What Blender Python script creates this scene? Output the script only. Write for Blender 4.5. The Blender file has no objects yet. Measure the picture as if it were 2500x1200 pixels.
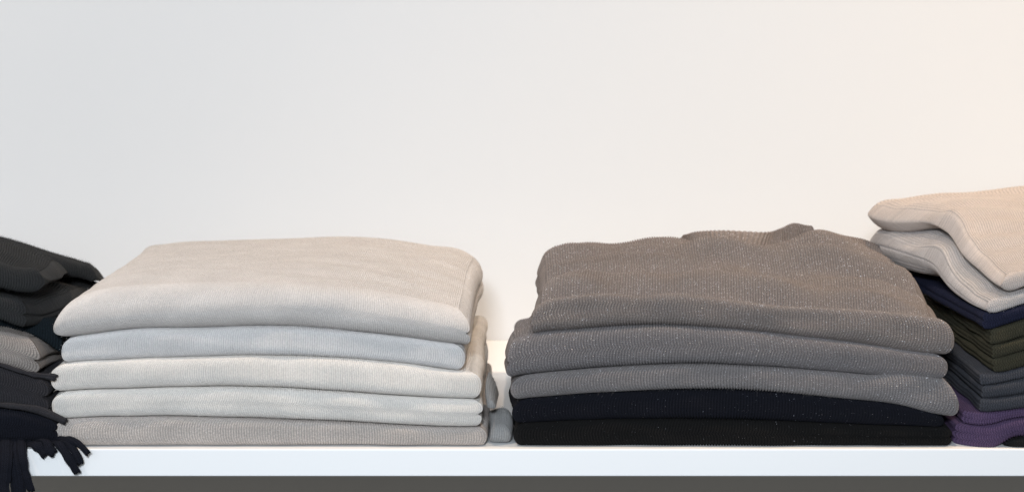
import bpy, math, random
import numpy as np
from mathutils import Vector

# ------------------------------------------------------------------ camera
W0, H0 = 2500.0, 1200.0
FPX = 4724.0                       # focal length in photo pixels
TILT = math.radians(7.2)
CAM_Y, CAM_Z = -1.37, 0.3208
WALL_Y = 0.452
ct, st = math.cos(TILT), math.sin(TILT)

scene = bpy.context.scene
cam_d = bpy.data.cameras.new('camera')
cam = bpy.data.objects.new('camera', cam_d)
scene.collection.objects.link(cam)
cam.location = (0, CAM_Y, CAM_Z)
cam.rotation_euler = (math.pi/2 - TILT, 0, 0)
cam_d.sensor_width = 36.0
cam_d.lens = 36.0*FPX/W0
cam_d.clip_start = 0.05
cam_d.clip_end = 50
cam_d.dof.use_dof = True
cam_d.dof.focus_distance = 1.405
cam_d.dof.aperture_fstop = 9.0
scene.camera = cam

# ------------------------------------------------------------------ light
world = bpy.data.worlds.new('World')
scene.world = world
world.use_nodes = True
bg = world.node_tree.nodes['Background']
bg.inputs[0].default_value = (0.86, 0.93, 1.0, 1)
bg.inputs[1].default_value = 0.12

def lamp_area(name, loc, target, sx, sy, power, col):
    d = bpy.data.lights.new(name, 'AREA')
    d.shape = 'RECTANGLE'; d.size = sx; d.size_y = sy
    d.energy = power; d.color = col
    o = bpy.data.objects.new(name, d)
    scene.collection.objects.link(o)
    o.location = loc
    o.rotation_euler = (Vector(target)-Vector(loc)).to_track_quat('-Z', 'Y').to_euler()
    return o

def lamp_spot(name, loc, target, power, col, angle, blend, radius):
    d = bpy.data.lights.new(name, 'SPOT')
    d.energy = power; d.color = col
    d.spot_size = math.radians(angle); d.spot_blend = blend
    d.shadow_soft_size = radius
    o = bpy.data.objects.new(name, d)
    scene.collection.objects.link(o)
    o.location = loc
    o.rotation_euler = (Vector(target)-Vector(loc)).to_track_quat('-Z', 'Y').to_euler()
    return o

# cool light from the photographer's side (flash head and the shop window behind it), warm ceiling spots
lamp_area('flash_light', (-0.09, -1.70, 0.62), (0.0, 0.2, 0.12), 0.20, 0.14, 24, (0.845, 0.922, 1.0))
lamp_area('shop_window_light', (-0.6, -3.4, 1.2), (0, 0, 0.15), 3.0, 2.0, 26, (0.80, 0.90, 1.0))
lamp_spot('ceiling_spot_light', (1.05, -0.16, 1.65), (0.72, 0.34, 0.22), 80, (1.0, 0.74, 0.48), 62, 1.0, 0.03)
lamp_spot('ceiling_spot_light', (0.30, -0.18, 1.95), (0.28, 0.12, 0.1), 38, (1.0, 0.79, 0.61), 50, 1.0, 0.03)
lamp_spot('ceiling_spot_light', (-0.80, -0.30, 1.9), (-0.55, 0.30, 0.22), 64, (1.0, 0.83, 0.67), 78, 1.0, 0.03)

vs = scene.view_settings
vs.view_transform = 'Standard'
vs.look = 'None'
vs.exposure = 0.12
vs.gamma = 1.0
vs.use_curve_mapping = False
scene.render.engine = 'CYCLES'
scene.cycles.use_denoising = True
scene.cycles.denoising_prefilter = 'NONE'
scene.cycles.use_adaptive_sampling = False
scene.cycles.max_bounces = 6
scene.cycles.sample_clamp_indirect = 4.0
scene.cycles.sample_clamp_direct = 8.0
scene.render.resolution_x, scene.render.resolution_y = 1024, 491

# ------------------------------------------------------------------ helpers
def ray(x, y):
    """pixel of the 2500x1200 photograph -> direction"""
    a = (x-W0/2)/FPX; b = (y-H0/2)/FPX
    dx = a
    dy = ct - b*st
    dz = -st - b*ct
    return dx, dy, dz

def at(x, y, Y):
    """pixel -> X, Z on the plane at depth Y"""
    dx, dy, dz = ray(x, y)
    t = (Y-CAM_Y)/dy
    return dx*t, CAM_Z+dz*t

def px_of(X, Y, Z):
    vy = Y-CAM_Y; vz = Z-CAM_Z
    dep = vy*ct - vz*st
    return 1250+FPX*X/dep, 600-FPX*(vy*st+vz*ct)/dep

def smooth_curve(pts, n):
    """polyline [(x,y)] -> n samples, monotone cubic in x fraction"""
    p = np.array(pts, float)
    x = p[:, 0]; y = p[:, 1]
    s = np.linspace(x[0], x[-1], n)
    return s, pchip(x, y, s)

def pchip(x, y, s):
    x = np.asarray(x, float); y = np.asarray(y, float)
    if x[0] > x[-1]:
        x = x[::-1]; y = y[::-1]
    if len(x) == 1:
        return np.full_like(s, y[0])
    h = np.diff(x)
    d = (np.diff(y, axis=0).T/h).T
    m = np.zeros_like(y)
    m[0] = d[0]; m[-1] = d[-1]
    for i in range(1, len(x)-1):
        w = h[i-1]/(h[i-1]+h[i])
        m[i] = d[i-1]*(1-w)+d[i]*w
    k = np.clip(np.searchsorted(x, s)-1, 0, len(x)-2)
    t = ((s-x[k])/h[k])
    if y.ndim > 1:
        t = t[:, None]; hk = h[k][:, None]
    else:
        hk = h[k]
    t2 = t*t; t3 = t2*t
    return ((2*t3-3*t2+1)*y[k]+(t3-2*t2+t)*hk*m[k]+(-2*t3+3*t2)*y[k+1]+(t3-t2)*hk*m[k+1])

class Wave:
    """sum of random sinusoids: soft cloth unevenness in metres"""
    def __init__(self, seed, scale, n=7):
        r = np.random.RandomState(seed)
        ang = r.uniform(0, 2*math.pi, n)
        k = r.uniform(0.5, 1.6, n)*2*math.pi/scale
        self.kx = np.cos(ang)*k; self.ky = np.sin(ang)*k
        self.ph = r.uniform(0, 6.28, n); self.n = n
    def __call__(self, x, y):
        s = 0
        for a, b, c in zip(self.kx, self.ky, self.ph):
            s = s+np.sin(a*x+b*y+c)
        return s/math.sqrt(self.n)

def link_mesh(name, verts, faces, uvs, mat, parent=None, smooth=True):
    """verts Nx3; faces list/array of quads; uvs per loop (M*4 x2) or None"""
    me = bpy.data.meshes.new(name)
    faces = np.asarray(faces, dtype=np.int32)
    nf = len(faces)
    me.vertices.add(len(verts))
    me.vertices.foreach_set('co', np.asarray(verts, np.float32).ravel())
    me.loops.add(nf*4)
    me.loops.foreach_set('vertex_index', faces.ravel())
    me.polygons.add(nf)
    me.polygons.foreach_set('loop_start', np.arange(0, nf*4, 4, dtype=np.int32))
    me.polygons.foreach_set('use_smooth', np.full(nf, smooth))
    if uvs is not None:
        l = me.uv_layers.new(name='UVMap')
        l.data.foreach_set('uv', np.asarray(uvs, np.float32).ravel())
    me.update(calc_edges=True)
    me.validate()
    if mat: me.materials.append(mat)
    o = bpy.data.objects.new(name, me)
    scene.collection.objects.link(o)
    if parent: o.parent = parent
    return o

def vertex_normals(v, f):
    a = v[f[:, 0]]; b = v[f[:, 1]]; c = v[f[:, 2]]; d = v[f[:, 3]]
    n = np.cross(c-a, d-b)
    out = np.zeros_like(v)
    for k in range(4):
        np.add.at(out, f[:, k], n)
    l = np.linalg.norm(out, axis=1)[:, None]
    return out/np.maximum(l, 1e-12)

def tag(o, label, cat, group=None, kind=None):
    if label: o['label'] = label
    if cat: o['category'] = cat
    if group: o['group'] = group
    if kind: o['kind'] = kind
    return o

def empty(name, loc=(0, 0, 0)):
    o = bpy.data.objects.new(name, None)
    o.empty_display_size = 0.02
    scene.collection.objects.link(o)
    o.location = loc
    return o

# ------------------------------------------------------------------ materials
def srgb(r, g, b):
    f = lambda c: ((c/255.0)/12.92 if c/255.0 <= 0.04045 else ((c/255.0+0.055)/1.055)**2.4)
    return (f(r), f(g), f(b), 1)

class NT:
    def __init__(self, m):
        self.t = m.node_tree; self.n = self.t.nodes; self.l = self.t.links
    def new(self, kind, **kw):
        n = self.n.new(kind)
        for k, v in kw.items(): setattr(n, k, v)
        return n
    def put(self, sock, v):
        if hasattr(v, 'is_output') or isinstance(v, bpy.types.NodeSocket):
            self.l.new(v, sock)
        else:
            sock.default_value = v
    def math(self, op, a, b=0.0, c=0.0):
        n = self.new('ShaderNodeMath', operation=op)
        self.put(n.inputs[0], a); self.put(n.inputs[1], b); self.put(n.inputs[2], c)
        return n.outputs[0]
    def mixc(self, fac, a, b, blend='MIX'):
        n = self.new('ShaderNodeMix', data_type='RGBA', blend_type=blend)
        self.put(n.inputs[0], fac); self.put(n.inputs[6], a); self.put(n.inputs[7], b)
        return n.outputs[2]

def knit_mat(name, col_in, wale=0.0021, course=0.0012, glint=0.0, melange=0.25, sheen=0.35,
             col2=None, stitch=0.06, groove_shade=0.42, bump=0.9, tint=None, glintcol=(0.75, 0.75, 0.78, 1)):
    col = col_in
    m = bpy.data.materials.new(name); m.use_nodes = True
    t = NT(m)
    bsdf = t.n['Principled BSDF']
    uv = t.new('ShaderNodeUVMap')
    sep = t.new('ShaderNodeSeparateXYZ'); t.l.new(uv.outputs[0], sep.inputs[0])
    U, V = sep.outputs[0], sep.outputs[1]
    # fibre melange: fine yarn noise stretched along the stitch columns + broad unevenness
    mp = t.new('ShaderNodeMapping'); t.l.new(uv.outputs[0], mp.inputs[0])
    mp.inputs['Scale'].default_value = (1/0.0008, 1/0.0014, 1)
    nz = t.new('ShaderNodeTexNoise'); nz.inputs['Scale'].default_value = 1.0
    nz.inputs['Detail'].default_value = 3.0; nz.inputs['Roughness'].default_value = 0.7
    t.l.new(mp.outputs[0], nz.inputs['Vector'])
    mp2 = t.new('ShaderNodeMapping'); t.l.new(uv.outputs[0], mp2.inputs[0])
    mp2.inputs['Scale'].default_value = (1/0.03, 1/0.02, 1)
    nz2 = t.new('ShaderNodeTexNoise'); nz2.inputs['Scale'].default_value = 1.0
    nz2.inputs['Detail'].default_value = 4.0
    t.l.new(mp2.outputs[0], nz2.inputs['Vector'])
    c = Vector(col[:3])
    dk = tuple(c*(1-melange))+(1,)
    lt = tuple(min(1, q) for q in (c*(1+melange)))+(1,)
    if col2: lt = col2
    ramp = t.new('ShaderNodeMapRange'); t.l.new(nz.outputs[0], ramp.inputs[0])
    ramp.inputs[1].default_value = 0.30; ramp.inputs[2].default_value = 0.70
    base = t.mixc(ramp.outputs[0], dk, lt)
    r2 = t.new('ShaderNodeMapRange'); t.l.new(nz2.outputs[0], r2.inputs[0])
    r2.inputs[1].default_value = 0.3; r2.inputs[2].default_value = 0.7
    r2.inputs[3].default_value = 0.93; r2.inputs[4].default_value = 1.06
    cmb = t.new('ShaderNodeCombineColor')
    for i in range(3): t.l.new(r2.outputs[0], cmb.inputs[i])
    base = t.mixc(1.0, base, cmb.outputs[0], 'MULTIPLY')
    # stockinette stitches: two slanted legs in every wale
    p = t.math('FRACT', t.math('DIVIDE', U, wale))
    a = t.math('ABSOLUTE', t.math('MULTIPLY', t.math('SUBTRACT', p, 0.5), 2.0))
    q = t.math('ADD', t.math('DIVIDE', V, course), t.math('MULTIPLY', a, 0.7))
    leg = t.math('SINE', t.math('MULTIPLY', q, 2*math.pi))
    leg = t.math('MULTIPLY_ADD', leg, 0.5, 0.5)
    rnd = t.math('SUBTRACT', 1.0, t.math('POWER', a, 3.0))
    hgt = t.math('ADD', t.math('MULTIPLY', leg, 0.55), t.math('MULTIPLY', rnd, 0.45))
    hgt = t.math('ADD', hgt, t.math('MULTIPLY', nz.outputs[0], 0.7))
    half = t.math('FLOOR', t.math('DIVIDE', U, wale*0.5))
    st_ = t.new('ShaderNodeCombineXYZ'); t.l.new(half, st_.inputs[0]); t.l.new(t.math('FLOOR', q), st_.inputs[1])
    sw = t.new('ShaderNodeTexWhiteNoise', noise_dimensions='3D'); t.l.new(st_.outputs[0], sw.inputs['Vector'])
    base = t.mixc(t.math('MULTIPLY', t.math('POWER', a, 2.5), t.math('MULTIPLY_ADD', leg, 0.35, 0.65)), base, tuple(c*(1-groove_shade))+(1,))  # shade in the grooves between wales, painted into the base colour
    tone = t.math('MULTIPLY_ADD', sw.outputs['Value'], 2*stitch, 1.0-stitch)
    tc_ = t.new('ShaderNodeCombineColor')
    for i in range(3): t.l.new(tone, tc_.inputs[i])
    base = t.mixc(1.0, base, tc_.outputs[0], 'MULTIPLY')
    bp = t.new('ShaderNodeBump'); bp.inputs['Strength'].default_value = bump
    bp.inputs['Distance'].default_value = 0.0008
    t.l.new(hgt, bp.inputs['Height'])
    nrm = bp.outputs[0]
    bsdf.inputs['Roughness'].default_value = 0.92
    bsdf.inputs['Specular IOR Level'].default_value = 0.15
    bsdf.inputs['Sheen Weight'].default_value = sheen
    bsdf.inputs['Sheen Roughness'].default_value = 0.55
    bsdf.inputs['Sheen Tint'].default_value = tint or tuple(min(1, q*1.6+0.1) for q in col[:3])+(1,)
    if glint > 0:
        cu = t.math('FLOOR', t.math('DIVIDE', U, 0.00032))
        cv = t.math('FLOOR', t.math('DIVIDE', V, 0.00032))
        cx = t.new('ShaderNodeCombineXYZ'); t.l.new(cu, cx.inputs[0]); t.l.new(cv, cx.inputs[1])
        wn = t.new('ShaderNodeTexWhiteNoise', noise_dimensions='3D'); t.l.new(cx.outputs[0], wn.inputs['Vector'])
        mask = t.math('GREATER_THAN', wn.outputs['Value'], 1.0-glint)
        cx2 = t.new('ShaderNodeVectorMath', operation='ADD'); t.l.new(cx.outputs[0], cx2.inputs[0])
        cx2.inputs[1].default_value = (31.7, 11.3, 5.1)
        wn2 = t.new('ShaderNodeTexWhiteNoise', noise_dimensions='3D'); t.l.new(cx2.outputs[0], wn2.inputs['Vector'])
        vm = t.new('ShaderNodeVectorMath', operation='SUBTRACT'); t.l.new(wn2.outputs['Color'], vm.inputs[0])
        vm.inputs[1].default_value = (0.5, 0.5, 0.5)
        vs_ = t.new('ShaderNodeVectorMath', operation='SCALE'); t.l.new(vm.outputs[0], vs_.inputs[0])
        t.l.new(t.math('MULTIPLY', mask, 0.9), vs_.inputs['Scale'])
        va = t.new('ShaderNodeVectorMath', operation='ADD'); t.l.new(nrm, va.inputs[0]); t.l.new(vs_.outputs[0], va.inputs[1])
        vn = t.new('ShaderNodeVectorMath', operation='NORMALIZE'); t.l.new(va.outputs[0], vn.inputs[0])
        nrm = vn.outputs[0]
        base = t.mixc(mask, base, glintcol)
        t.l.new(mask, bsdf.inputs['Metallic'])
        t.l.new(t.math('MULTIPLY_ADD', mask, -0.42, 0.92), bsdf.inputs['Roughness'])
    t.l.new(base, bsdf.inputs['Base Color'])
    t.l.new(nrm, bsdf.inputs['Normal'])
    fzm = bpy.data.materials.new(name+'_fibre'); fzm.use_nodes = True
    fb = fzm.node_tree.nodes['Principled BSDF']
    fb.inputs['Base Color'].default_value = tuple(min(1, q*1.1+0.003) for q in col[:3])+(1,)
    fb.inputs['Roughness'].default_value = 0.8
    fb.inputs['Specular IOR Level'].default_value = 0.2
    m['fz'] = fzm.name
    return m

def plain_mat(name, col, rough, var=0.02, scale=6.0, bump=0.0, bscale=300.0, spec=0.5):
    m = bpy.data.materials.new(name); m.use_nodes = True
    t = NT(m); bsdf = t.n['Principled BSDF']
    tc = t.new('ShaderNodeTexCoord')
    nz = t.new('ShaderNodeTexNoise'); nz.inputs['Scale'].default_value = scale
    nz.inputs['Detail'].default_value = 5
    t.l.new(tc.outputs['Object'], nz.inputs['Vector'])
    c = Vector(col[:3])
    base = t.mixc(nz.outputs[0], tuple(c*(1-var))+(1,), tuple(min(1, q) for q in c*(1+var))+(1,))
    t.l.new(base, bsdf.inputs['Base Color'])
    bsdf.inputs['Roughness'].default_value = rough
    bsdf.inputs['Specular IOR Level'].default_value = spec
    if bump > 0:
        n2 = t.new('ShaderNodeTexNoise'); n2.inputs['Scale'].default_value = bscale
        n2.inputs['Detail'].default_value = 3
        t.l.new(tc.outputs['Object'], n2.inputs['Vector'])
        bp = t.new('ShaderNodeBump'); bp.inputs['Strength'].default_value = bump
        bp.inputs['Distance'].default_value = 0.001
        t.l.new(n2.outputs[0], bp.inputs['Height']); t.l.new(bp.outputs[0], bsdf.inputs['Normal'])
    return m

WB, WC, WD = 0.00165, 0.00215, 0.0018         # stitch column widths of the stacks
M = {}
M['wall'] = plain_mat('wall_paint', (0.72, 0.72, 0.72), 0.7, 0.012, 2.0, 0.05, 220, 0.3)
M['shelf'] = plain_mat('shelf_laminate', (0.86, 0.86, 0.86), 0.42, 0.008, 9.0, 0.03, 500, 0.4)
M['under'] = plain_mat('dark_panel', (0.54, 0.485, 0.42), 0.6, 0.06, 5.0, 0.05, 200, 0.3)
M['pale1'] = knit_mat('pale_grey_beige_knit', (0.76, 0.705, 0.665, 1), WB, 0.0009, 0.006, 0.08, 0.25, groove_shade=0.20)
M['pale2'] = knit_mat('pale_grey_knit', (0.78, 0.755, 0.74, 1), WB, 0.0009, 0.006, 0.08, 0.25, groove_shade=0.20)
M['cream1'] = knit_mat('cream_knit', (0.90, 0.84, 0.775, 1), WB, 0.0009, 0.004, 0.06, 0.25, groove_shade=0.19)
M['cream2'] = knit_mat('ivory_knit', (0.90, 0.85, 0.79, 1), WB, 0.0009, 0.004, 0.06, 0.25, groove_shade=0.19)
M['oat'] = knit_mat('oatmeal_knit', (0.58, 0.52, 0.48, 1), WB*1.15, 0.001, 0.012, 0.34, 0.25, groove_shade=0.42)
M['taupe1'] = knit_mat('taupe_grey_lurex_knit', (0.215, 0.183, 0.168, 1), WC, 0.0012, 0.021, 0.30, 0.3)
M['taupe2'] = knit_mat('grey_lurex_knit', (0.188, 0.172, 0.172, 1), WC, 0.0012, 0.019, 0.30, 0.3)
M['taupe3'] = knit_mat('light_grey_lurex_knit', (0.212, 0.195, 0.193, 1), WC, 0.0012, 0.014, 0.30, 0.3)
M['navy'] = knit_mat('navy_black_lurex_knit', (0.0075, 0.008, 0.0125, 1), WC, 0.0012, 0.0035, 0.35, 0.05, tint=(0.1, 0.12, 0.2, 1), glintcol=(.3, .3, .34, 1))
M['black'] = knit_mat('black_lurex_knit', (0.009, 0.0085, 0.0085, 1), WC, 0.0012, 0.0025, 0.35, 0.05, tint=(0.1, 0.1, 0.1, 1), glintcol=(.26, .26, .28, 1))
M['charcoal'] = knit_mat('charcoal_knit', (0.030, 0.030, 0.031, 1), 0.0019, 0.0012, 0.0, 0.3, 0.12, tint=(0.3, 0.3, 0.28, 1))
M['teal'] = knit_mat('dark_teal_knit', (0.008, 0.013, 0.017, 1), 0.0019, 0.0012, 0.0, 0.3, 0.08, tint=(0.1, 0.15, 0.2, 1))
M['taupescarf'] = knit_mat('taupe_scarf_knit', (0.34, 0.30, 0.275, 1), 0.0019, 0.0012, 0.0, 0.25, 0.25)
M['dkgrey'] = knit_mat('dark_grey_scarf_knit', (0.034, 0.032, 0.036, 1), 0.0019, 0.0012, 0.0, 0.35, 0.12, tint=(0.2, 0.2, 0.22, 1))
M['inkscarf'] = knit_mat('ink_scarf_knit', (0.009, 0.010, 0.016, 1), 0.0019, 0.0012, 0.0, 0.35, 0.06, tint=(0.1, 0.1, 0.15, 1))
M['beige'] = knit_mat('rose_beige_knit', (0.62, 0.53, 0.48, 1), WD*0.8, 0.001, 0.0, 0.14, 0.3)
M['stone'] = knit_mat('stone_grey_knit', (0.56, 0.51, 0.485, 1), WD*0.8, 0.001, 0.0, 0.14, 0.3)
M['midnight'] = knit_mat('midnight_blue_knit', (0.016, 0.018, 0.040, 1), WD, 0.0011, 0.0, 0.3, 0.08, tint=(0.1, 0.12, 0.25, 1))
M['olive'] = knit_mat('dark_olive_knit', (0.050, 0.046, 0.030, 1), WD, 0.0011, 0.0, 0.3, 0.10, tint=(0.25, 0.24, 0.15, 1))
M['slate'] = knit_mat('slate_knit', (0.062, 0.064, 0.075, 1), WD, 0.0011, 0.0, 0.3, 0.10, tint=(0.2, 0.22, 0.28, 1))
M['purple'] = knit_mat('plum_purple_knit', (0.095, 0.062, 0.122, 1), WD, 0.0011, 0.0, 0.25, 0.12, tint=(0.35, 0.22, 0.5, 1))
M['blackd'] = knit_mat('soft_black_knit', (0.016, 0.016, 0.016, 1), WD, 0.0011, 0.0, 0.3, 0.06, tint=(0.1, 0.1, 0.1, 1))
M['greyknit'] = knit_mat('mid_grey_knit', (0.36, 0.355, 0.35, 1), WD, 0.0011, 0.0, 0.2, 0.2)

# ------------------------------------------------------------------ structure
def box_mesh(name, x0, x1, y0, y1, z0, z1, mat, bevel=0.0, parent=None):
    v = [(x, y, z) for x in (x0, x1) for y in (y0, y1) for z in (z0, z1)]
    f = [(0, 1, 3, 2), (4, 6, 7, 5), (0, 4, 5, 1), (2, 3, 7, 6), (0, 2, 6, 4), (1, 5, 7, 3)]
    o = link_mesh(name, np.array(v), f, None, mat, parent, smooth=False)
    if bevel:
        b = o.modifiers.new('bevel', 'BEVEL'); b.width = bevel; b.segments = 3
    return o

wall = box_mesh('wall', -2.6, 2.6, WALL_Y, WALL_Y+0.06, -0.022, 2.2, M['wall'])
tag(wall, None, None, kind='structure')
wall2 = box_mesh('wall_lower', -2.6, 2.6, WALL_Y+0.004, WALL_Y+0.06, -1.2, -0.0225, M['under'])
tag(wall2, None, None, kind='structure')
shelf = box_mesh('shelf', -1.5, 1.5, 0.0, WALL_Y-0.0005, -0.0202, 0.0, M['shelf'], 0.0009)
tag(shelf, 'long white shelf board carrying all the folded knitwear', 'shelf')

# ------------------------------------------------------------------ folded knit builder
GAP = 0.00045
def add_fuzz(base, N, rf, mat, parent):
    """loose wool fibres standing off the knit"""
    n = len(base)
    rd = rf.normal(0, 1, (n, 3)); rd /= np.linalg.norm(rd, axis=1)[:, None]
    dr = N*0.55+rd*0.9; dr /= np.linalg.norm(dr, axis=1)[:, None]
    inn = (dr*N).sum(1); dr = np.where((inn < 0.05)[:, None], dr-2*inn[:, None]*N, dr)
    ln = rf.gamma(3.0, 0.00046, n)[:, None]
    sd = np.cross(dr, rf.normal(0, 1, (n, 3))); sd /= np.linalg.norm(sd, axis=1)[:, None]
    hw = 0.000028
    e1 = base+dr*ln
    FV = np.stack([base-sd*hw, base+sd*hw, e1+sd*hw*.5, e1-sd*hw*.5], 1).reshape(-1, 3)
    FF = np.arange(n*4).reshape(-1, 4)
    fz = link_mesh('wool_fuzz', FV, FF, None, bpy.data.materials[mat['fz']], parent)
    fz['kind'] = 'stuff'
    return fz

def fold(name, keys, mat, parent=None, wale=WC, per=4, amp=0.00052, nf=20, ntop=12, bulge=0.45, maxbulge=0.010,
         ends=(('round', 0.6), ('round', 0.6)), corner=0.008, expo=3.3, wave=0.0005, seed=1, wscale=0.06,
         backb=0.010, floor=None, vpow=1.5, fuzz=1.1e6):
    """One folded garment: a padded slab whose cross-sections are given at several depths.
    keys: list of dicts Y, top=[(px,py)..] and bot=[(px,py)..] seen in the plane at that depth
    (or 'same': repeat the previous section at the new depth, in metres)."""
    secs = []
    front = keys[0]
    def metric(curve, Y):
        return np.array([at(x, y, Y) for x, y in curve])
    prev = None
    width = None
    NS = 220
    for k in keys:
        Y = k['Y']
        if k.get('same'):
            X = prev['X']+0; Zt = prev['Zt']+k.get('dz', 0); Zb = prev['Zb']+0
            cx = 0.5*(X[0]+X[-1])
            X = cx+(X-cx)*k.get('sx', 1.0)+k.get('dx', 0)
            fr_ = np.linspace(0, 1, NS)
            X = X+k.get('dl', 0)*(1-fr_)+k.get('dr', 0)*fr_
        else:
            yc = Y+k.get('yc', 0.010)
            T = metric(k['top'], yc)
            s, zt = smooth_curve(T, NS)
            X = s; Zt = zt-GAP
            if k.get('bot') is not None:
                Bm = metric(k['bot'], yc)
                _, Zb = smooth_curve(Bm, NS)
                Zb = Zb+GAP
            elif floor is not None and prev is None:
                Zb = np.full(NS, floor)
            else:
                Zb = prev['Zb']+0
        if floor is not None: Zb = np.maximum(Zb*0+floor, floor)
        prev = dict(Y=Y, X=X, Zt=Zt, Zb=Zb)
        secs.append(prev)
    Ys = np.array([s['Y'] for s in secs])
    y0, y1 = Ys[0], Ys[-1]
    width = secs[0]['X'][-1]-secs[0]['X'][0]
    ncol = max(8, int(round(width/wale))*per)
    nw, nv = nf, ntop
    # parameter rings: bottom back->front, front up, top front->back, back down
    wv = 0.5-0.5*np.cos(np.linspace(0, math.pi, nw+1))
    vv = np.linspace(0, 1, nv+1)**vpow
    ring = []
    for j in range(nv): ring.append((vv[nv-j], 0.0))
    for j in range(nw): ring.append((0.0, wv[j]))
    for j in range(nv): ring.append((vv[j], 1.0))
    for j in range(nw): ring.append((1.0, wv[nw-j]))
    ring = np.array(ring); R = len(ring)
    XL = np.array([s['X'][0] for s in secs]); XR = np.array([s['X'][-1] for s in secs])
    Zt_s = np.array([s['Zt'] for s in secs]); Zb_s = np.array([s['Zb'] for s in secs])
    us = np.linspace(0, 1, NS)
    thick = float(np.mean(Zt_s[0]-Zb_s[0]))
    a_front = min(maxbulge, bulge*thick)
    wf = Wave(seed, wscale); wf2 = Wave(seed+77, wscale*2.2); wf3 = Wave(seed+33, 0.035)
    rr = np.random.RandomState(seed)
    def endprof(kind, w):
        c = np.clip(1-np.abs(2*w-1)**2.2, 0, 1)**(1/2.2)
        if kind == 'round': return 1-c
        n = int(kind)
        fr = (w*n) % 1.0
        fr = np.where(w >= 1, 1.0, fr)
        lob = np.clip(1-np.abs(2*fr-1)**2.0, 0, 1)**0.5
        idx = np.minimum((w*n).astype(int), n-1)
        off = np.array([rr.uniform(0, 0.35) for _ in range(n)])[idx]
        return (1-c)*0.6+0.55*(1-lob)+off*lob*0.6
    elw = {}
    for side in (0, 1):
        kind, r = ends[side]
        elw[side] = (kind, r*thick if r > 0 else -r)
    # tabulated end profiles (random lobes fixed once)
    wt = np.linspace(0, 1, 401)
    tabs = [endprof(elw[s][0], wt)*elw[s][1] for s in (0, 1)]
    def surf(u, v, w, cap=None):
        """u,v,w arrays in 0..1 -> xyz"""
        L = np.interp(w, wt, tabs[0]); Rr = np.interp(w, wt, tabs[1])
        # depth with rounded front / back
        F = a_front*(1-np.clip(1-np.abs(2*w-1)**expo, 0, 1)**(1/expo))
        Bk = backb*(1-np.clip(1-np.abs(2*w-1)**2.2, 0, 1)**(1/2.2))
        Yv = (y0+F)+((y1-Bk)-(y0+F))*v
        xl = pchip(Ys, XL, Yv); xr = pchip(Ys, XR, Yv)
        wob = 0.0011*wf2(Yv*1.7, w*0.02)
        xl = xl+wob; xr = xr+wob*0.8
        x = (xl+L)+((xr-Rr)-(xl+L))*u
        uu = np.clip((x-xl)/(xr-xl), 0, 1)
        # bilinear/pchip height: interpolate along keys then along u
        fu = uu*(NS-1); i0 = np.clip(fu.astype(int), 0, NS-2); fr = fu-i0
        def hz(tab):
            if len(Ys) == 1: return tab[0][i0]*(1-fr)+tab[0][i0+1]*fr
            h = np.diff(Ys)
            cols = tab[:, i0]*(1-fr)+tab[:, i0+1]*fr
            k = np.clip(np.searchsorted(Ys, Yv)-1, 0, len(Ys)-2)
            d = np.diff(cols, axis=0)/h[:, None]
            mm = np.zeros_like(cols); mm[0] = d[0]*0.5; mm[-1] = d[-1]
            for q in range(1, len(Ys)-1):
                ww = h[q-1]/(h[q-1]+h[q]); mm[q] = d[q-1]*(1-ww)+d[q]*ww
            ar = np.arange(len(Yv))
            t = np.clip((Yv-Ys[k])/h[k], 0, 1); t2 = t*t; t3 = t2*t
            return ((2*t3-3*t2+1)*cols[k, ar]+(t3-2*t2+t)*h[k]*mm[k, ar]
                    + (-2*t3+3*t2)*cols[k+1, ar]+(t3-t2)*h[k]*mm[k+1, ar])
        zt = hz(Zt_s); zb = hz(Zb_s)
        z = zb+(zt-zb)*w
        # plan corner rounding
        dl = (x-xl); dr = (xr-x)
        cr = corner
        sh = 0
        for dd in (dl, dr):
            q = np.clip(1-dd/cr, 0, 1)
            sh = sh+cr*(1-np.sqrt(np.clip(1-q*q, 0, 1)))*(1-v)**2*0.9
        Yo = Yv+sh
        # soft cloth unevenness on front and top
        Yo = Yo+wave*1.5*wf(x, z*2.0+seed)*np.clip(1-v*3, 0, 1)
        amp_in = np.sin(np.clip(w, 0, 1)*math.pi*0.5)
        if wave_top:
            fade = np.clip((Yv-y0-a_front)/0.02, 0, 1)*np.clip((y1-Yv)/0.07, 0.12, 1)
            z = z+wave_top*(0.6*wf2(x, Yo)+1.3*wf3(x*0.32, Yo+0.15*x))*np.clip(w, 0, 1)**2*fade*np.clip(dl/0.015, 0, 1)*np.clip(dr/0.015, 0, 1)
        return np.stack([x, Yo, z], axis=1)
    wave_top = keys[0].get('wave_top', 0.0008 if len(keys) > 2 else 0.0)
    # strip vertices
    uu = np.linspace(0, 1, ncol+1)
    Ug, Rg = np.meshgrid(uu, np.arange(R))
    P = surf(Ug.ravel(), ring[Rg.ravel(), 0], ring[Rg.ravel(), 1]).reshape(R, ncol+1, 3)
    mid = P[:, ncol//2]
    seg = np.linalg.norm(np.diff(np.vstack([mid, mid[:1]]), axis=0), axis=1)
    arc = np.concatenate([[0], np.cumsum(seg)])
    verts = [P.reshape(-1, 3)]
    nvert = R*(ncol+1)
    r0 = np.arange(R); r1 = (r0+1) % R
    c0 = np.arange(ncol)
    A = (r0[:, None]*(ncol+1)+c0[None, :])
    Bq = A+1
    D = (r1[:, None]*(ncol+1)+c0[None, :]); C = D+1
    faces = [np.stack([A, Bq, C, D], -1).reshape(-1, 4)]
    Uc = c0*wale/per; Un = (c0+1)*wale/per
    uvq = np.zeros((R, ncol, 4, 2))
    uvq[:, :, 0, 0] = Uc; uvq[:, :, 1, 0] = Un; uvq[:, :, 2, 0] = Un; uvq[:, :, 3, 0] = Uc
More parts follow.
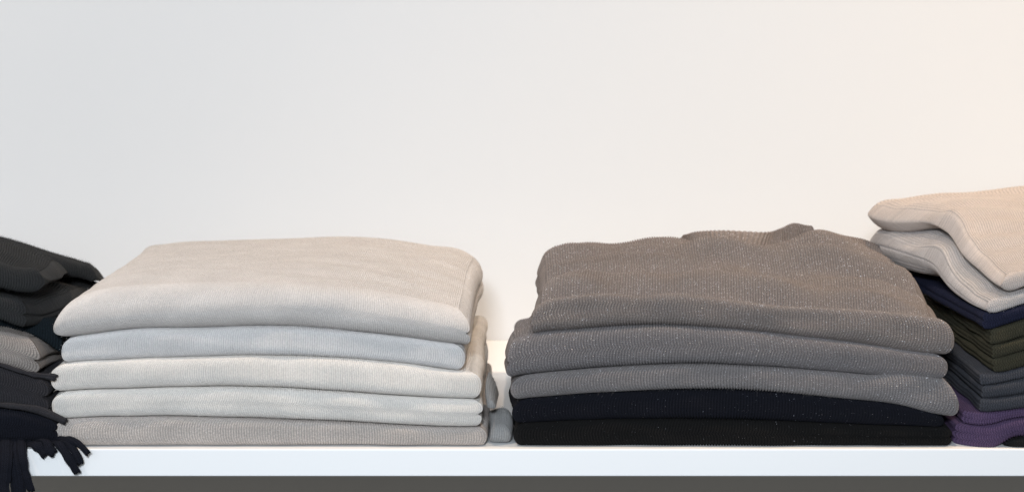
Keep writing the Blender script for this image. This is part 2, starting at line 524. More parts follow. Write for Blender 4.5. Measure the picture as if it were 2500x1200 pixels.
    uvq[:, :, 0, 1] = arc[:-1, None]; uvq[:, :, 1, 1] = arc[:-1, None]
    uvq[:, :, 2, 1] = arc[1:, None]; uvq[:, :, 3, 1] = arc[1:, None]
    uvs = [uvq.reshape(-1, 2)]
    wav = np.tile(np.arange(ncol+1) % per, R)
    pat = {2: np.array([-1.2, 1.0]), 3: np.array([-1.5, 0.8, 0.8]), 4: np.array([-1.7, 0.6, 1.0, 0.6])}[per]
    disp = [pat[wav]]
    # end caps
    def ringidx(iv, iw):
        if iw == 0 and iv > 0: return nv-iv
        if iv == 0 and iw < nw: return nv+iw
        if iw == nw and iv < nv: return nv+nw+iv
        return 2*nv+nw+(nw-iw)
    for side in (0, 1):
        col = 0 if side == 0 else ncol
        idx = np.zeros((nv+1, nw+1), int)
        new = []
        for iv in range(nv+1):
            for iw in range(nw+1):
                if 0 < iv < nv and 0 < iw < nw:
                    idx[iv, iw] = nvert+len(new); new.append((vv[iv], wv[iw]))
                else:
                    idx[iv, iw] = ringidx(iv, iw)*(ncol+1)+col
        new = np.array(new)
        verts.append(surf(np.full(len(new), float(side)), new[:, 0], new[:, 1]))
        nvert += len(new)
        disp.append(np.zeros(len(new)))
        a = idx[:-1, :-1]; b = idx[1:, :-1]; c = idx[1:, 1:]; d = idx[:-1, 1:]
        q = np.stack([a, d, c, b], -1) if side == 0 else np.stack([a, b, c, d], -1)
        faces.append(q.reshape(-1, 4))
        vg = vv*(y1-y0)
        Vv0, Ww0 = np.meshgrid(vg[:-1], wv[:-1]*0.0004, indexing='ij')
        Vv1, Ww1 = np.meshgrid(vg[1:], wv[1:]*0.0004, indexing='ij')
        base = (-29.84 if side == 0 else 3000.16)*wale
        ua = np.stack([base+Ww0, Vv0], -1); ub = np.stack([base+Ww0, Vv1], -1)
        uc = np.stack([base+Ww1, Vv1], -1); ud = np.stack([base+Ww1, Vv0], -1)
        uvs.append((np.stack([ua, ud, uc, ub], 2) if side == 0 else np.stack([ua, ub, uc, ud], 2)).reshape(-1, 2))
    V = np.concatenate(verts); Fc = np.concatenate(faces); UV = np.concatenate(uvs)
    Dp = np.concatenate(disp)
    N = vertex_normals(V, Fc)
    V = V+N*(amp*Dp)[:, None]
    o = link_mesh(name, V, Fc, UV, mat, parent)
    if fuzz:
        rf = np.random.RandomState(seed+900)
        lo_r = nv+int(nw*0.12)
        hi_r = nv+nw+(nv if len(Ys) > 2 else max(2, nv//4))
        px0, _ = px_of(V[:, 0], V[:, 1], V[:, 2])
        cand = np.arange(lo_r*(ncol+1), min(hi_r, R)*(ncol+1))
        cand = cand[(px0[cand] > -60) & (px0[cand] < 2560)]
        # even out by area: weight rows by spacing
        rw = np.repeat(np.roll(seg, 0), ncol+1)[cand]
        area = rw.sum()*width/ncol
        nfb = int(min(9000, area*fuzz))
        pick = rf.choice(cand, nfb, p=rw/rw.sum())
        base = V[pick]+rf.normal(0, 0.0004, (nfb, 3))*(1-np.abs(N[pick]))
        add_fuzz(base, N[pick], rf, mat, parent or o)
    return o

def K(Y, top=None, bot=None, **kw):
    d = dict(Y=Y, top=top, bot=bot); d.update(kw)
    return d
def S(Y, **kw):
    d = dict(Y=Y, same=True); d.update(kw); return d

# ------------------------------------------------------------------ pale stack
b1 = [(142, 825), (165, 821), (230, 812), (310, 801), (480, 797), (700, 793), (800, 800), (950, 815), (1080, 832), (1157, 842)]
b2 = [(150, 884), (170, 881), (300, 873), (450, 868), (700, 864), (850, 870), (1000, 884), (1135, 902)]
b3 = [(126, 955), (150, 952), (300, 945), (450, 940), (650, 940), (850, 952), (1050, 965), (1178, 970)]
b4 = [(128, 1018), (160, 1017), (250, 1013), (600, 1015), (730, 1020), (900, 1027), (1100, 1037), (1183, 1037)]
def clip(curve, xl, xr):
    """curve re-cut to the range xl..xr (extended flat)"""
    p = np.array(curve, float)
    xs = [xl]+[x for x, _ in curve if xl+8 < x < xr-8]+[xr]
    return [(x, float(np.interp(x, p[:, 0], p[:, 1]))) for x in xs]

o = fold('folded_sweater', [
    K(0.004, [(142, 768), (165, 742), (215, 718), (300, 702), (420, 694), (600, 690), (760, 692), (900, 708), (1040, 735), (1120, 755), (1158, 775)], b1, yc=0.018, wave_top=0.0005),
    K(0.06, [(200, 716), (235, 690), (300, 668), (450, 655), (650, 652), (800, 655), (950, 672), (1080, 700), (1162, 722)]),
    K(0.16, [(285, 660), (310, 640), (380, 622), (520, 612), (700, 608), (850, 607), (1000, 622), (1100, 640), (1172, 672)]),
    K(0.262, [(335, 622), (360, 600), (420, 587), (560, 579), (700, 575), (860, 569), (960, 576), (1050, 590), (1140, 606), (1186, 640)])],
    M['pale1'], wale=WB, per=3, amp=0.00026, nf=22, ntop=56, maxbulge=0.018, bulge=0.65, expo=2.2, ends=(('round', 0.55), ('2', 0.3)), seed=3, vpow=1.2)
tag(o, 'pale greige sweater lying on top of the pale stack', 'sweater', 'pale stack of folded sweaters')
o = fold('folded_sweater', [K(0.007, clip(b1, 150, 1136), b2), S(0.27)], M['pale2'], wale=WB, per=3, amp=0.00026,
         ends=(('round', 0.5), ('round', 0.45)), seed=4)
tag(o, 'pale cool grey sweater directly beneath the top of the pale stack', 'sweater', 'pale stack of folded sweaters')
o = fold('folded_sweater', [K(0.004, clip(b2, 126, 1178), b3), S(0.27)], M['cream1'], wale=WB, per=3, amp=0.00026,
         ends=(('round', 0.6), ('round', 0.45)), seed=5)
tag(o, 'cream sweater in the very middle of the pale stack, third from the top', 'sweater', 'pale stack of folded sweaters')
o = fold('folded_sweater', [K(0.005, clip(b3, 128, 1183), b4), S(0.27)], M['cream2'], wale=WB, per=3, amp=0.00026,
         ends=(('round', 0.6), ('2', 0.4)), seed=6)
tag(o, 'ivory sweater resting on the oatmeal one in the pale stack', 'sweater', 'pale stack of folded sweaters')
o = fold('folded_sweater', [K(0.006, clip(b4, 140, 1193)), S(0.27)], M['oat'], wale=WB*1.15, per=3, amp=0.00032,
         ends=(('round', 0.6), ('round', 0.35)), seed=7, floor=0.0006)
tag(o, 'heathered oatmeal sweater at the bottom of the pale stack, on the shelf', 'sweater', 'pale stack of folded sweaters')

# ------------------------------------------------------------------ grey stack
c1 = [(1297, 812), (1330, 806), (1400, 800), (1560, 790), (1700, 793), (1900, 810), (2100, 835), (2250, 857), (2328, 864)]
c2 = [(1233, 922), (1255, 916), (1330, 905), (1450, 895), (1600, 886), (1700, 883), (1900, 892), (2100, 908), (2312, 921)]
c3 = [(1247, 974), (1270, 970), (1350, 962), (1500, 952), (1700, 945), (1900, 953), (2050, 968), (2200, 985), (2290, 1008), (2340, 1014)]
c4 = [(1247, 1029), (1300, 1025), (1400, 1020), (1600, 1016), (1900, 1022), (2100, 1030), (2300, 1036)]
root = empty('folded_sweater', (0.155, 0.01, 0.09))
fold('body', [
    K(0.004, [(1297, 752), (1325, 726), (1400, 707), (1480, 700), (1560, 706), (1640, 700), (1750, 712), (1900, 730), (2100, 741), (2250, 757), (2300, 768), (2328, 792)], c1, yc=0.014, wave_top=0.0030),
    K(0.030, [(1300, 774), (1325, 754), (1400, 738), (1480, 730), (1560, 740), (1640, 728), (1750, 742), (1900, 758), (2100, 768), (2240, 778), (2312, 796)], yc=0),
    K(0.046, [(1303, 746), (1330, 716), (1400, 692), (1490, 686), (1560, 684), (1640, 692), (1720, 682), (1800, 696), (1900, 696), (2000, 710), (2100, 711), (2220, 742), (2302, 772)], yc=0),
    K(0.062, [(1306, 728), (1332, 698), (1400, 672), (1490, 672), (1560, 662), (1640, 670), (1720, 662), (1800, 674), (1900, 676), (2000, 692), (2100, 690), (2220, 722), (2292, 756)], yc=0),
    K(0.088, [(1308, 726), (1334, 704), (1400, 684), (1490, 672), (1560, 672), (1640, 664), (1720, 666), (1800, 664), (1900, 678), (2000, 680), (2100, 696), (2220, 722), (2276, 746)], yc=0),
    K(0.112, [(1311, 694), (1335, 662), (1390, 642), (1470, 628), (1560, 617), (1700, 603), (1800, 603), (1920, 612), (2050, 622), (2150, 646), (2225, 682), (2256, 706)], yc=0),
    K(0.140, [(1315, 692), (1340, 668), (1390, 652), (1470, 640), (1560, 629), (1700, 615), (1800, 615), (1920, 620), (2050, 630), (2140, 652), (2205, 682), (2238, 704)], yc=0),
    K(0.175, [(1313, 664), (1330, 634), (1372, 614), (1440, 606), (1530, 608), (1620, 600), (1700, 608), (1850, 612), (1930, 604), (1985, 588), (2060, 594), (2130, 616), (2190, 650), (2220, 680)], yc=0),
    K(0.210, [(1311, 656), (1326, 628), (1370, 605), (1430, 596), (1530, 602), (1620, 588), (1700, 604), (1850, 608), (1930, 598), (1985, 570), (2060, 580), (2130, 600), (2185, 632), (2210, 662)], yc=0),
    K(0.256, [(1311, 652), (1325, 624), (1370, 602), (1430, 593), (1530, 598), (1620, 581), (1665, 580), (1710, 602), (1850, 606), (1930, 594), (1985, 560), (2060, 575), (2130, 594), (2180, 625), (2200, 650)], yc=0)],
    M['taupe1'], root, wale=WC, per=4, amp=0.00052, nf=24, ntop=90, maxbulge=0.015, bulge=0.6, ends=(('3', 0.22), ('round', 0.4)), seed=13, vpow=1.1)
root.matrix_parent_inverse if False else None
TOPG = root
tag(root, 'taupe grey glittery sweater with ribbed neckband on top of the grey stack', 'sweater', 'grey stack of folded sweaters')
o = fold('folded_sweater', [K(0.002, [(1233, 862), (1248, 832), (1275, 818)]+[p for p in c1 if p[0] > 1320 and p[0] < 2290]+[(2312, 866)], c2), S(0.06, dl=0.001), S(0.12, dl=0.012), S(0.27, dl=0.016)], M['taupe2'], wale=WC,
         ends=(('2', 0.25), ('round', 0.4)), seed=14)
tag(o, 'grey glittery sweater second from the top of the grey stack, sticking out leftmost', 'sweater', 'grey stack of folded sweaters')
o = fold('folded_sweater', [K(0.003, clip(c2, 1247, 2312)[:-1]+[(2310, 930), (2340, 968)], c3), S(0.27, sx=0.985)], M['taupe3'], wale=WC,
         ends=(('round', 0.5), ('round', 0.4)), seed=15)
tag(o, 'lighter grey glittery sweater whose right end droops over the navy one', 'sweater', 'grey stack of folded sweaters')
o = fold('folded_sweater', [K(0.005, clip(c3, 1247, 2300), c4), S(0.27)], M['navy'], wale=WC,
         ends=(('round', 0.5), ('round', 0.5)), seed=16)
tag(o, 'navy black glittery sweater between the grey ones and the black one', 'sweater', 'grey stack of folded sweaters')
o = fold('folded_sweater', [K(0.006, clip(c4, 1252, 2323)), S(0.27)], M['black'], wale=WC,
         ends=(('round', 0.5), ('2', 0.4)), seed=17, floor=0.0006)
tag(o, 'black glittery sweater at the bottom of the grey stack, on the shelf', 'sweater', 'grey stack of folded sweaters')

# ------------------------------------------------------------------ ribbons, strands, neckband
def ribbon(name, path, widths, thick, mat, parent=None, wale=0.0019, amp=0.0002, twist=None, flat_dir=None, nseg=60, nr=28, seed=0, fray=0.0):
    """flattened knitted tube along a 3-D path (cap-closed). widths: width at each path point"""
    p = np.array(path, float)
    d = np.concatenate([[0], np.cumsum(np.linalg.norm(np.diff(p, axis=0), axis=1))])
    s = np.linspace(0, d[-1], nseg+1)
    C = np.stack([pchip(d, p[:, i], s) for i in range(3)], 1)
    wd = pchip(d, np.array(widths, float), s)
    tw = pchip(d, np.array(twist if twist is not None else [0]*len(path), float), s)
    T = np.gradient(C, axis=0); T /= np.linalg.norm(T, axis=1)[:, None]
    ref = np.array(flat_dir if flat_dir is not None else (1, 0, 0), float)
    verts = []
    wfn = Wave(seed+5, 0.012)
    ang = np.linspace(0, 2*math.pi, nr, endpoint=False)
    rs = np.random.RandomState(seed)
    for i in range(nseg+1):
        a = ref-T[i]*ref.dot(T[i]); a /= np.linalg.norm(a)
        b = np.cross(T[i], a)
        cw, sw = math.cos(tw[i]), math.sin(tw[i])
        a2 = a*cw+b*sw; b2 = -a*sw+b*cw
        e = min(1, math.sqrt(max(0, 1-max(0, 1-i/2.0)**2)), math.sqrt(max(0.0, 1-max(0, 1-(nseg-i)/2.0)**2)))
        ee = 0.75+0.25*e
        rad = 1+0.10*np.cos(ang*6)*(wale > 0)
        lump = 1+0.12*wfn(s[i], 0.3)
        off = (rs.uniform(-1, 1, nr)*fray)[:, None]*T[i] if (fray and i > nseg-2) else 0
        ring = C[i]+np.outer(np.cos(ang)*rad*wd[i]*0.5*ee*lump, a2)+np.outer(np.sin(ang)*rad*thick*0.5*ee*lump, b2)+off
        verts.append(ring)
    V = np.concatenate(verts+[C[:1], C[-1:]])
    f = []; uv = []
    per = np.pi*np.mean(wd)*1.0
    for i in range(nseg):
        for j in range(nr):
            k = (j+1) % nr
            f.append((i*nr+j, i*nr+k, (i+1)*nr+k, (i+1)*nr+j))
            u0, u1 = j/nr*per, (j+1)/nr*per
            uv += [(u0, s[i]), (u1, s[i]), (u1, s[i+1]), (u0, s[i+1])]
    n0 = (nseg+1)*nr
    for j in range(0, nr, 2):
        k = (j+1) % nr; l = (j+2) % nr
        f.append((n0, l, k, j)); uv += [(0, 0)]*4
        b0 = nseg*nr
        f.append((n0+1, b0+j, b0+k, b0+l)); uv += [(0, 0)]*4
    F_ = np.array(f)
    o = link_mesh(name, V, F_, np.array(uv), mat, parent)
    rf = np.random.RandomState(seed+70)
    Nn = vertex_normals(V, F_)
    pk = rf.randint(0, len(V)-2, 900)
    FUZZ_BAGS.setdefault(parent, []).append((V[pk]+rf.normal(0, .0003, (900, 3)), Nn[pk], mat))
    return o
FUZZ_BAGS = {}

def P3(x, y, Y):
    X, Z = at(x, y, Y)
    return (X, Y, Z)

def neckband(parent, mat):
    lower = [(1655, 600, .236), (1700, 608, .226), (1770, 613, .220), (1850, 614, .216), (1905, 608, .216), (1950, 594, .220), (1990, 572, .232)]
    upper = [(1672, 574, .258), (1700, 565, .258), (1770, 562, .258), (1868, 566, .258), (1905, 557, .256), (1938, 544, .256), (1975, 553, .256)]
    lo = np.array([P3(*q) for q in lower]); up = np.array([P3(*q) for q in upper])
    n = 420; m = 14
    sp = np.linspace(0, 1, len(lower)); s = np.linspace(0, 1, n+1)
    L = np.stack([pchip(sp, lo[:, i], s) for i in range(3)], 1)
    U = np.stack([pchip(sp, up[:, i], s) for i in range(3)], 1)
    rows = []
    t = np.linspace(0, 1, m+1)
    front = []
    for k in range(m+1):
        tt = t[k]
        q = L*(1-tt)+U*tt
        q[:, 2] += 0.0028*math.sin(math.pi*tt)
        q[:, 1] -= 0.0020*math.sin(math.pi*tt)
        front.append(q)
    front = np.array(front)
    # ribs: about 60 columns, real ridges
    rib = 0.0012*np.cos(2*math.pi*s*46)
    dirn = np.array([0, -0.6, 0.8])
    edge_f = np.clip(np.sin(math.pi*np.clip(t*0.9+0.05, 0, 1))*1.6, 0, 1)*0.85+0.15
    front = front+edge_f[:, None, None]*rib[None, :, None]*dirn[None, None, :]
    back = front.copy()
    back[:, :, 1] += 0.0035; back[:, :, 2] -= 0.0012
    allr = np.concatenate([front, back[::-1]])
    R = len(allr); C = n+1
    V = allr.reshape(-1, 3)
    r0 = np.arange(R); r1 = (r0+1) % R; c0 = np.arange(n)
    A = r0[:, None]*C+c0; B = A+1; D = r1[:, None]*C+c0; E = D+1
    F = np.stack([A, B, E, D], -1).reshape(-1, 4)
    uv = np.zeros((R, n, 4, 2))
    uu = s*0.085
    uv[:, :, 0, 0] = uu[:-1]; uv[:, :, 1, 0] = uu[1:]; uv[:, :, 2, 0] = uu[1:]; uv[:, :, 3, 0] = uu[:-1]
    vv = np.arange(R)*0.0011
    uv[:, :, 0, 1] = vv[:, None]; uv[:, :, 1, 1] = vv[:, None]; uv[:, :, 2, 1] = vv[:, None]+.0011; uv[:, :, 3, 1] = vv[:, None]+.0011
    return link_mesh('neckband', V, F, uv.reshape(-1, 2), mat, parent)
nb = neckband(TOPG, M['taupe1'])
for ch in TOPG.children:
    ch.matrix_parent_inverse = __import__('mathutils').Matrix.Translation(-TOPG.location)

# ------------------------------------------------------------------ grey knit wedged between the stacks
root = empty('folded_scarf', (0, 0, 0))
fold('fold', [K(0.016, [(1194, 1046), (1210, 1040), (1232, 1042), (1248, 1052)], yc=0),
              K(0.040, [(1194, 1010), (1212, 1002), (1238, 1003), (1252, 1014)], yc=0),
              K(0.075, [(1194, 1004), (1212, 998), (1238, 998), (1252, 1008)], yc=0),
              K(0.110, [(1196, 1006), (1212, 1002), (1234, 1004), (1246, 1012)], yc=0)],
     M['greyknit'], root, wale=WD, per=2, amp=0.00015, nf=20, ntop=30,
     ends=(('round', -.0006), ('round', -.005)), corner=0.006, seed=31, floor=0.0006, maxbulge=.008, expo=2.2)
fold('fold', [K(0.014, [(1190, 978), (1200, 976), (1212, 988)], [(1190, 1000), (1200, 1001), (1212, 1001)], yc=0),
              K(0.034, [(1189, 938), (1200, 942), (1210, 955), (1217, 974)], yc=0),
              K(0.060, [(1189, 908), (1199, 918), (1209, 938), (1217, 962)], yc=0),
              K(0.090, [(1190, 904), (1199, 914), (1209, 932), (1216, 952)], yc=0)],
     M['greyknit'], root, wale=WD, per=2, amp=0.00015, nf=20, ntop=30,
     ends=(('round', -.0006), ('round', -.002)), corner=0.006, seed=32, maxbulge=.008, expo=2.2)
tag(root, 'mid grey scarf wedged in the gap between pale and grey stacks', 'scarf')

# ------------------------------------------------------------------ stack at the right edge
XR = 2790
def dcurve(xl, yl, y2500, extra=()):
    d = y2500-yl
    return [(xl, yl)]+list(extra)+[(2500, y2500), (2600, y2500-10), (2700, y2500-14), (XR, y2500-12)]
d_top2 = dcurve(2402, 757, 737, [(2420, 760), (2450, 753)])
d3 = dcurve(2396, 800, 773, [(2410, 801), (2450, 790)])
d4 = dcurve(2408, 839, 815, [(2450, 830)])
d5 = dcurve(2412, 873, 848, [(2450, 862)])
d6 = dcurve(2412, 906, 888, [(2440, 903)])
d7 = dcurve(2386, 937, 915, [(2440, 928)])
d8 = dcurve(2386, 968, 954, [(2440, 963)])
d9 = dcurve(2386, 1001, 989, [(2440, 997)])
d10 = dcurve(2396, 1032, 1010, [(2425, 1027), (2450, 1019)])
d11 = dcurve(2396, 1088, 1058, [(2420, 1088), (2445, 1076), (2465, 1064)])
def dgar(name, top, bot, xl, mat, seed, label, cat='sweater', lob='3', floor=None, back=0.0, yf=0.004, dl=0.0, corner=0.010):
    t = clip(top, xl, XR)
    keys = [K(yf, t, None if bot is None else clip(bot, xl, XR)), S(0.27, dx=back, dl=dl)]
    o = fold(name, keys, M[mat], wale=WD, per=4, amp=0.00032, nf=18, ntop=20, ends=((lob, 0.34), ('round', 0.5)), corner=corner, seed=seed, floor=floor)
    return tag(o, label, cat, 'stack of knitwear at the right edge')
dgar('folded_sweater', d_top2, d3, 2396, 'midnight', 41, 'midnight blue sweater just below the two beige ones at the right edge', lob='2', dl=-0.016)
dgar('folded_sweater', d3, d4, 2408, 'olive', 42, 'uppermost of three dark olive sweaters at the right edge, under midnight blue')
dgar('folded_sweater', d4, d5, 2412, 'olive', 43, 'middle one of three dark olive sweaters at the right edge')
dgar('folded_sweater', d5, d6, 2414, 'olive', 44, 'lowest of three dark olive sweaters at the right edge, above the slate ones', lob='2')
dgar('folded_sweater', d6, d7, 2386, 'slate', 45, 'uppermost of three slate grey sweaters at the right edge, under the olive')
dgar('folded_sweater', d7, d8, 2386, 'slate', 46, 'middle one of three slate grey sweaters at the right edge', lob='2')
dgar('folded_sweater', d8, d9, 2386, 'slate', 47, 'lowest of three slate grey sweaters at the right edge, above the purple')
dgar('folded_sweater', d9, d10, 2350, 'purple', 48, 'thin upper purple sweater at the right edge, below the slate ones', lob='2', corner=0.020)
dgar('folded_sweater', d10, d11, 2328, 'purple', 49, 'thick lower purple sweater at the right edge, its corner curling to the shelf', lob='3', corner=0.026)
dgar('folded_sweater', [(2446, 1078), (2470, 1066), (2500, 1060), (2600, 1050), (2700, 1046), (XR, 1048)], None, 2446, 'blackd', 50, 'soft black sweater under the purple ones at the right edge, on the shelf', floor=0.0006)

# two beige sweaters on top, with tucked sleeve rolls behind
o = fold('folded_sweater', [
    K(0.004, [(2398, 748), (2412, 730), (2450, 718), (2500, 706), (2600, 692), (2700, 688), (XR, 690)], d_top2),
    K(0.07, [(2325, 690), (2340, 672), (2380, 655), (2450, 640), (2600, 625), (XR, 625)], [(2325, 715), (2345, 722), (2380, 715), (2450, 700), (2600, 690), (XR, 690)], yc=0),
    K(0.12, [(2268, 632), (2280, 600), (2300, 590), (2400, 585), (2600, 580), (XR, 580)], [(2268, 655), (2285, 670), (2320, 675), (2400, 665), (2600, 650), (XR, 650)], yc=0),
    K(0.15, [(2225, 612), (2240, 596), (2265, 580), (2400, 565), (2600, 560), (XR, 560)], [(2225, 634), (2245, 662), (2275, 672), (2400, 668), (2600, 655), (XR, 655)], yc=0),
    K(0.19, [(2165, 590), (2180, 575), (2220, 562), (2400, 545), (2600, 540), (XR, 540)], [(2165, 618), (2190, 648), (2230, 656), (2400, 650), (2600, 635), (XR, 635)], yc=0),
    K(0.26, [(2118, 585), (2130, 566), (2180, 556), (2400, 530), (2600, 520), (XR, 520)], [(2118, 604), (2140, 626), (2200, 636), (2400, 630), (2600, 612), (XR, 612)], yc=0)],
    M['stone'], wale=WD*0.8, per=3, amp=0.00016, nf=20, ntop=60, ends=(('2', 0.3), ('round', .4)), seed=52, vpow=1.0, corner=0.008)
tag(o, 'stone grey sweater second from the top at the right edge, under rose beige', 'sweater', 'stack of knitwear at the right edge')
o = fold('folded_sweater', [
    K(0.004, [(2438, 690), (2455, 672), (2500, 655), (2600, 640), (2700, 632), (XR, 634)], [(2438, 700), (2460, 708), (2500, 697), (2600, 682), (2700, 678), (XR, 680)]),
    K(0.07, [(2365, 620), (2380, 604), (2420, 590), (2500, 575), (2600, 568), (XR, 560)], [(2365, 640), (2385, 648), (2420, 640), (2500, 625), (2600, 615), (XR, 615)], yc=0),
    K(0.12, [(2302, 556), (2315, 530), (2360, 517), (2500, 510), (2600, 505), (XR, 500)], [(2302, 568), (2320, 578), (2360, 580), (2500, 570), (2600, 560), (XR, 560)], yc=0),
    K(0.15, [(2262, 536), (2285, 512), (2330, 497), (2500, 488), (2600, 485), (XR, 480)], [(2262, 550), (2285, 556), (2330, 560), (2500, 550), (2600, 545), (XR, 540)], yc=0),
    K(0.19, [(2172, 528), (2196, 504), (2260, 488), (2400, 476), (2600, 465), (XR, 460)], [(2175, 550), (2200, 565), (2260, 560), (2400, 545), (2600, 535), (XR, 530)], yc=0),
    K(0.225, [(2124, 516), (2142, 500), (2215, 484), (2290, 473), (2380, 470), (2500, 458), (XR, 446)], [(2124, 538), (2150, 556), (2215, 560), (2290, 548), (2360, 540), (2500, 530), (XR, 520)], yc=0),
    K(0.265, [(2124, 510), (2140, 498), (2210, 482), (2290, 470), (2360, 467), (2500, 452), (XR, 440)], [(2124, 524), (2145, 544), (2210, 548), (2290, 540), (2360, 535), (2500, 525), (XR, 515)], yc=0)],
    M['beige'], wale=WD*0.8, per=3, amp=0.00016, nf=20, ntop=60, ends=(('round', 0.55), ('round', .4)), seed=53, vpow=1.0, corner=0.008)
tag(o, 'rose beige sweater topmost at the right edge, its back corner jutting left', 'sweater', 'stack of knitwear at the right edge')

# ------------------------------------------------------------------ scarves at the left edge
XLL = -300
def acurve(pts):
    x0, y0 = pts[0]
    return [(XLL, y0-14), (-180, y0-12), (-80, y0-8)]+list(pts)
GA = 'stack of knitwear at the left edge'
o = fold('folded_sweater', [
    K(0.004, acurve([(0, 628), (30, 640), (60, 645), (92, 650), (113, 672)]), acurve([(0, 700), (50, 711), (85, 711), (113, 702)])),
    K(0.026, acurve([(0, 640), (30, 654), (60, 660), (96, 664), (124, 680)]), acurve([(0, 690), (50, 700), (100, 700), (128, 692)]), yc=0),
    K(0.046, acurve([(0, 610), (50, 628), (105, 643), (135, 655), (148, 672)]), acurve([(0, 676), (50, 686), (110, 692), (146, 688)]), yc=0),
    K(0.075, acurve([(0, 592), (50, 605), (108, 628), (138, 644), (155, 664)]), acurve([(0, 662), (50, 672), (110, 684), (156, 680)]), yc=0),
    K(0.13, acurve([(0, 579), (55, 599), (110, 624), (140, 640), (160, 658)]), acurve([(0, 650), (50, 660), (110, 672), (160, 672)]), yc=0)],
    M['charcoal'], wale=0.0019, per=4, amp=0.00034, nf=24, ntop=50, ends=(('round', .5), ('round', 0.45)), seed=61, vpow=1.0, corner=0.012)
tag(o, 'charcoal sweater on the very top at the left edge', 'sweater', GA)
o = fold('folded_scarf', [
    K(0.15, acurve([(0, 590), (60, 604), (110, 618), (190, 640), (225, 655), (236, 678)]), acurve([(0, 668), (60, 676), (110, 685), (190, 680), (236, 695)]), yc=0),
    K(0.20, acurve([(0, 582), (60, 598), (120, 618), (200, 641), (235, 658), (250, 685)]), acurve([(0, 650), (60, 660), (120, 672), (200, 672), (250, 693)]), yc=0),
    K(0.28, acurve([(0, 575), (60, 592), (120, 612), (200, 640), (240, 660), (256, 682)]), acurve([(0, 635), (60, 645), (120, 660), (200, 668), (256, 690)]), yc=0)],
    M['charcoal'], wale=0.0019, per=4, amp=0.00032, nf=24, ntop=40, ends=(('round', .5), ('round', 0.4)), seed=62, vpow=1.0, corner=0.012)
tag(o, 'charcoal scarf drooping behind the top left sweater towards the pale stack', 'scarf', GA)
o = fold('folded_sweater', [
    K(0.004, acurve([(0, 712), (40, 720), (62, 732), (74, 750)]), acurve([(0, 776), (40, 790), (62, 796), (74, 790)])),
    K(0.028, acurve([(0, 716), (40, 726), (80, 742), (104, 758)]), acurve([(0, 765), (40, 778), (80, 795), (105, 790)]), yc=0),
    K(0.07, acurve([(0, 685), (40, 692), (100, 698), (135, 712), (168, 738)]), acurve([(0, 750), (40, 762), (100, 785), (168, 765)]), yc=0),
    K(0.15, acurve([(0, 662), (40, 668), (110, 682), (170, 692), (215, 704)]), acurve([(0, 720), (40, 730), (110, 745), (215, 728)]), yc=0),
    K(0.27, acurve([(0, 642), (40, 650), (120, 668), (200, 674), (258, 692)]), acurve([(0, 690), (40, 700), (120, 720), (258, 712)]), yc=0)],
    M['charcoal'], wale=0.0019, per=4, amp=0.00034, nf=24, ntop=60, ends=(('round', .5), ('2', 0.35)), seed=63, vpow=1.0, corner=0.012)
tag(o, 'charcoal sweater second from the top at the left edge, its end rolled under', 'sweater', GA)
o = fold('folded_sweater', [
    K(0.03, acurve([(0, 770), (60, 786), (110, 775), (150, 790)]), acurve([(0, 798), (60, 812), (110, 836), (150, 868)]), yc=0),
    K(0.09, acurve([(0, 742), (60, 754), (110, 760), (165, 765)]), acurve([(0, 775), (60, 790), (110, 810), (165, 840)]), yc=0),
    K(0.26, acurve([(0, 700), (60, 712), (130, 724), (235, 728)]), acurve([(0, 740), (60, 750), (130, 764), (235, 780)]), yc=0)],
    M['teal'], wale=0.0019, per=4, amp=0.00034, nf=20, ntop=30, ends=(('round', .5), ('round', 0.3)), seed=64, vpow=1.0)
tag(o, 'dark teal sweater squeezed between charcoal and taupe at the left edge', 'sweater', GA)
a4 = acurve([(0, 886), (60, 901), (110, 918), (128, 922)])
o = fold('folded_scarf', [
    K(0.003, acurve([(0, 803), (50, 814), (85, 828), (106, 850)]), clip(a4, XLL, 106)),
    K(0.05, acurve([(0, 785), (50, 798), (90, 812), (128, 842)]), acurve([(0, 862), (60, 880), (90, 888), (128, 900)]), yc=0),
    K(0.10, acurve([(0, 770), (50, 782), (100, 805), (162, 855)]), acurve([(0, 840), (60, 856), (100, 866), (162, 882)]), yc=0),
    K(0.26, acurve([(0, 725), (60, 738), (130, 760), (240, 800)]), acurve([(0, 780), (60, 796), (130, 806), (240, 820)]), yc=0)],
    M['taupescarf'], wale=0.0019, per=4, amp=0.00034, nf=24, ntop=50, ends=(('round', .5), ('2', 0.35)), seed=65, vpow=1.0, corner=0.012)
tag(o, 'taupe knitted scarf halfway up the pile at the left edge', 'scarf', GA)
a5 = acurve([(0, 988), (60, 996), (110, 1008), (152, 1024)])
root = empty('folded_scarf', (0, 0, 0))
fold('body', [K(0.004, clip(a4, XLL, 126), clip(a5, XLL, 126)), S(0.26, dx=0.0)], M['dkgrey'], root, wale=0.0019, per=4, amp=0.00036,
     nf=24, ntop=24, ends=(('round', .5), ('2', 0.35)), seed=66)
ribbon('selvage_edge', [P3(-300, 874, .003), P3(-60, 880, .002), P3(0, 889, .000), P3(40, 902, .0), P3(80, 913, -.001), P3(110, 917, .0), P3(137, 921, .001)], [.003, .003, .003, .003, .0035, .004, .006], .0032, M['dkgrey'], root, flat_dir=(0, 0, 1), nseg=110, seed=3, fray=.0015)
ribbon('selvage_edge', [P3(-300, 978, .002), P3(-60, 982, .001), P3(0, 987, .000), P3(50, 992, -.001), P3(95, 1000, -.001), P3(130, 1014, .0), P3(160, 1028, .0)], [.0035, .0035, .004, .004, .006, .005, .006], .0036, M['dkgrey'], root, flat_dir=(0, 0, 1), nseg=110, seed=4, fray=.0015)
tag(root, 'dark grey scarf with raw rolled edges above the fringed one', 'scarf', GA)
root = empty('fringed_scarf', (0, 0, 0))
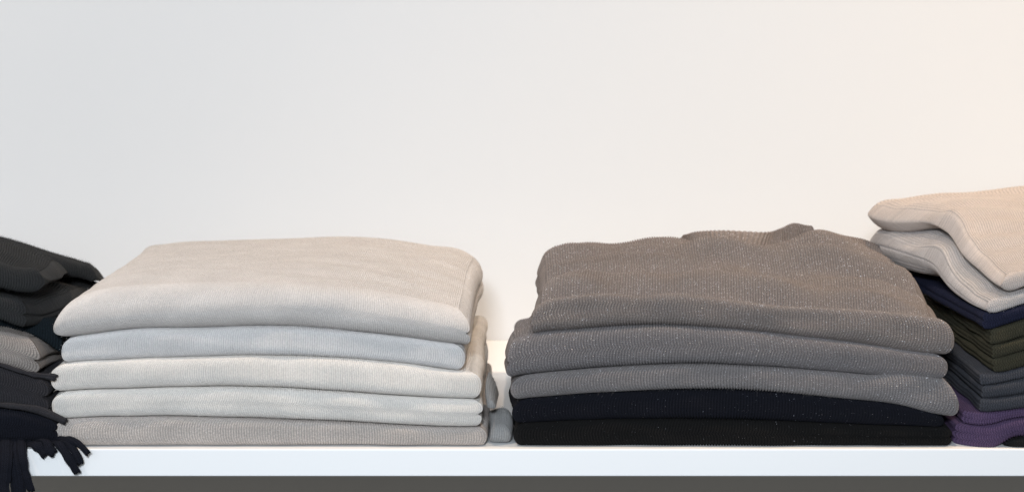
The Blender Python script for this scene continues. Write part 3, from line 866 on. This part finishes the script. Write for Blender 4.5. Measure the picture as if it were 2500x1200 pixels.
fold('body', [K(0.003, clip(a5, XLL, 150), acurve([(0, 1072), (60, 1072), (110, 1070), (150, 1072)])), S(0.25)], M['inkscarf'], root, wale=0.0019, per=4, amp=0.00036,
     nf=24, ntop=24, ends=(('round', .5), ('2', 0.35)), seed=67)
strands = [
    ([(-60, 1082, .03), (-62, 1088, .002), (-64, 1120, -.006), (-66, 1240, -.007)], 34, 0.3),
    ([(-20, 1080, .03), (-18, 1086, .002), (-22, 1120, -.007), (-26, 1235, -.008)], 36, -0.4),
    ([(12, 1080, .03), (14, 1084, .000), (14, 1120, -.009), (10, 1170, -.008), (6, 1240, -.008)], 34, 0.5),
    ([(34, 1080, .03), (34, 1084, .002), (36, 1120, -.006), (44, 1170, -.005), (46, 1230, -.005)], 36, -0.3),
    ([(52, 1078, .03), (52, 1082, .000), (54, 1112, -.009), (62, 1150, -.009), (76, 1196, -.007)], 24, 0.4),
    ([(62, 1080, .03), (72, 1080, .004), (92, 1088, -.003), (110, 1112, -.005)], 26, 0.9),
    ([(88, 1080, .03), (98, 1076, .004), (116, 1080, -.004), (122, 1096, -.006), (132, 1106, -.005)], 24, -0.8),
    ([(122, 1082, .03), (132, 1078, .004), (148, 1084, -.004), (162, 1108, -.008), (176, 1132, -.008), (188, 1152, -.007)], 24, 0.4),
    ([(140, 1082, .03), (150, 1076, .004), (168, 1080, -.006), (182, 1100, -.009), (196, 1130, -.008)], 20, -0.5),
    ([(128, 1078, .03), (146, 1070, .004), (172, 1072, -.005), (194, 1084, -.009), (215, 1106, -.010)], 19, 0.6),
]
for i, (pts, w, tw) in enumerate(strands):
    path = [P3(*q) for q in pts]
    # lie on the shelf while above it
    path = [(X, Y, max(Z, 0.0030) if Y > 0 else Z) for X, Y, Z in path]
    ws = [w*0.000297*0.9]*len(path)
    ribbon('fringe_strand', path, ws, 0.0036, M['inkscarf'], root, twist=[0]+[tw*(k/len(path)) for k in range(1, len(path))], nseg=70, nr=32, seed=20+i, fray=.0014)
tag(root, 'ink black scarf with knitted fringe hanging over the shelf edge', 'scarf', GA)

for par, bags in FUZZ_BAGS.items():
    add_fuzz(np.concatenate([b[0] for b in bags]), np.concatenate([b[1] for b in bags]), np.random.RandomState(8), bags[0][2], par)
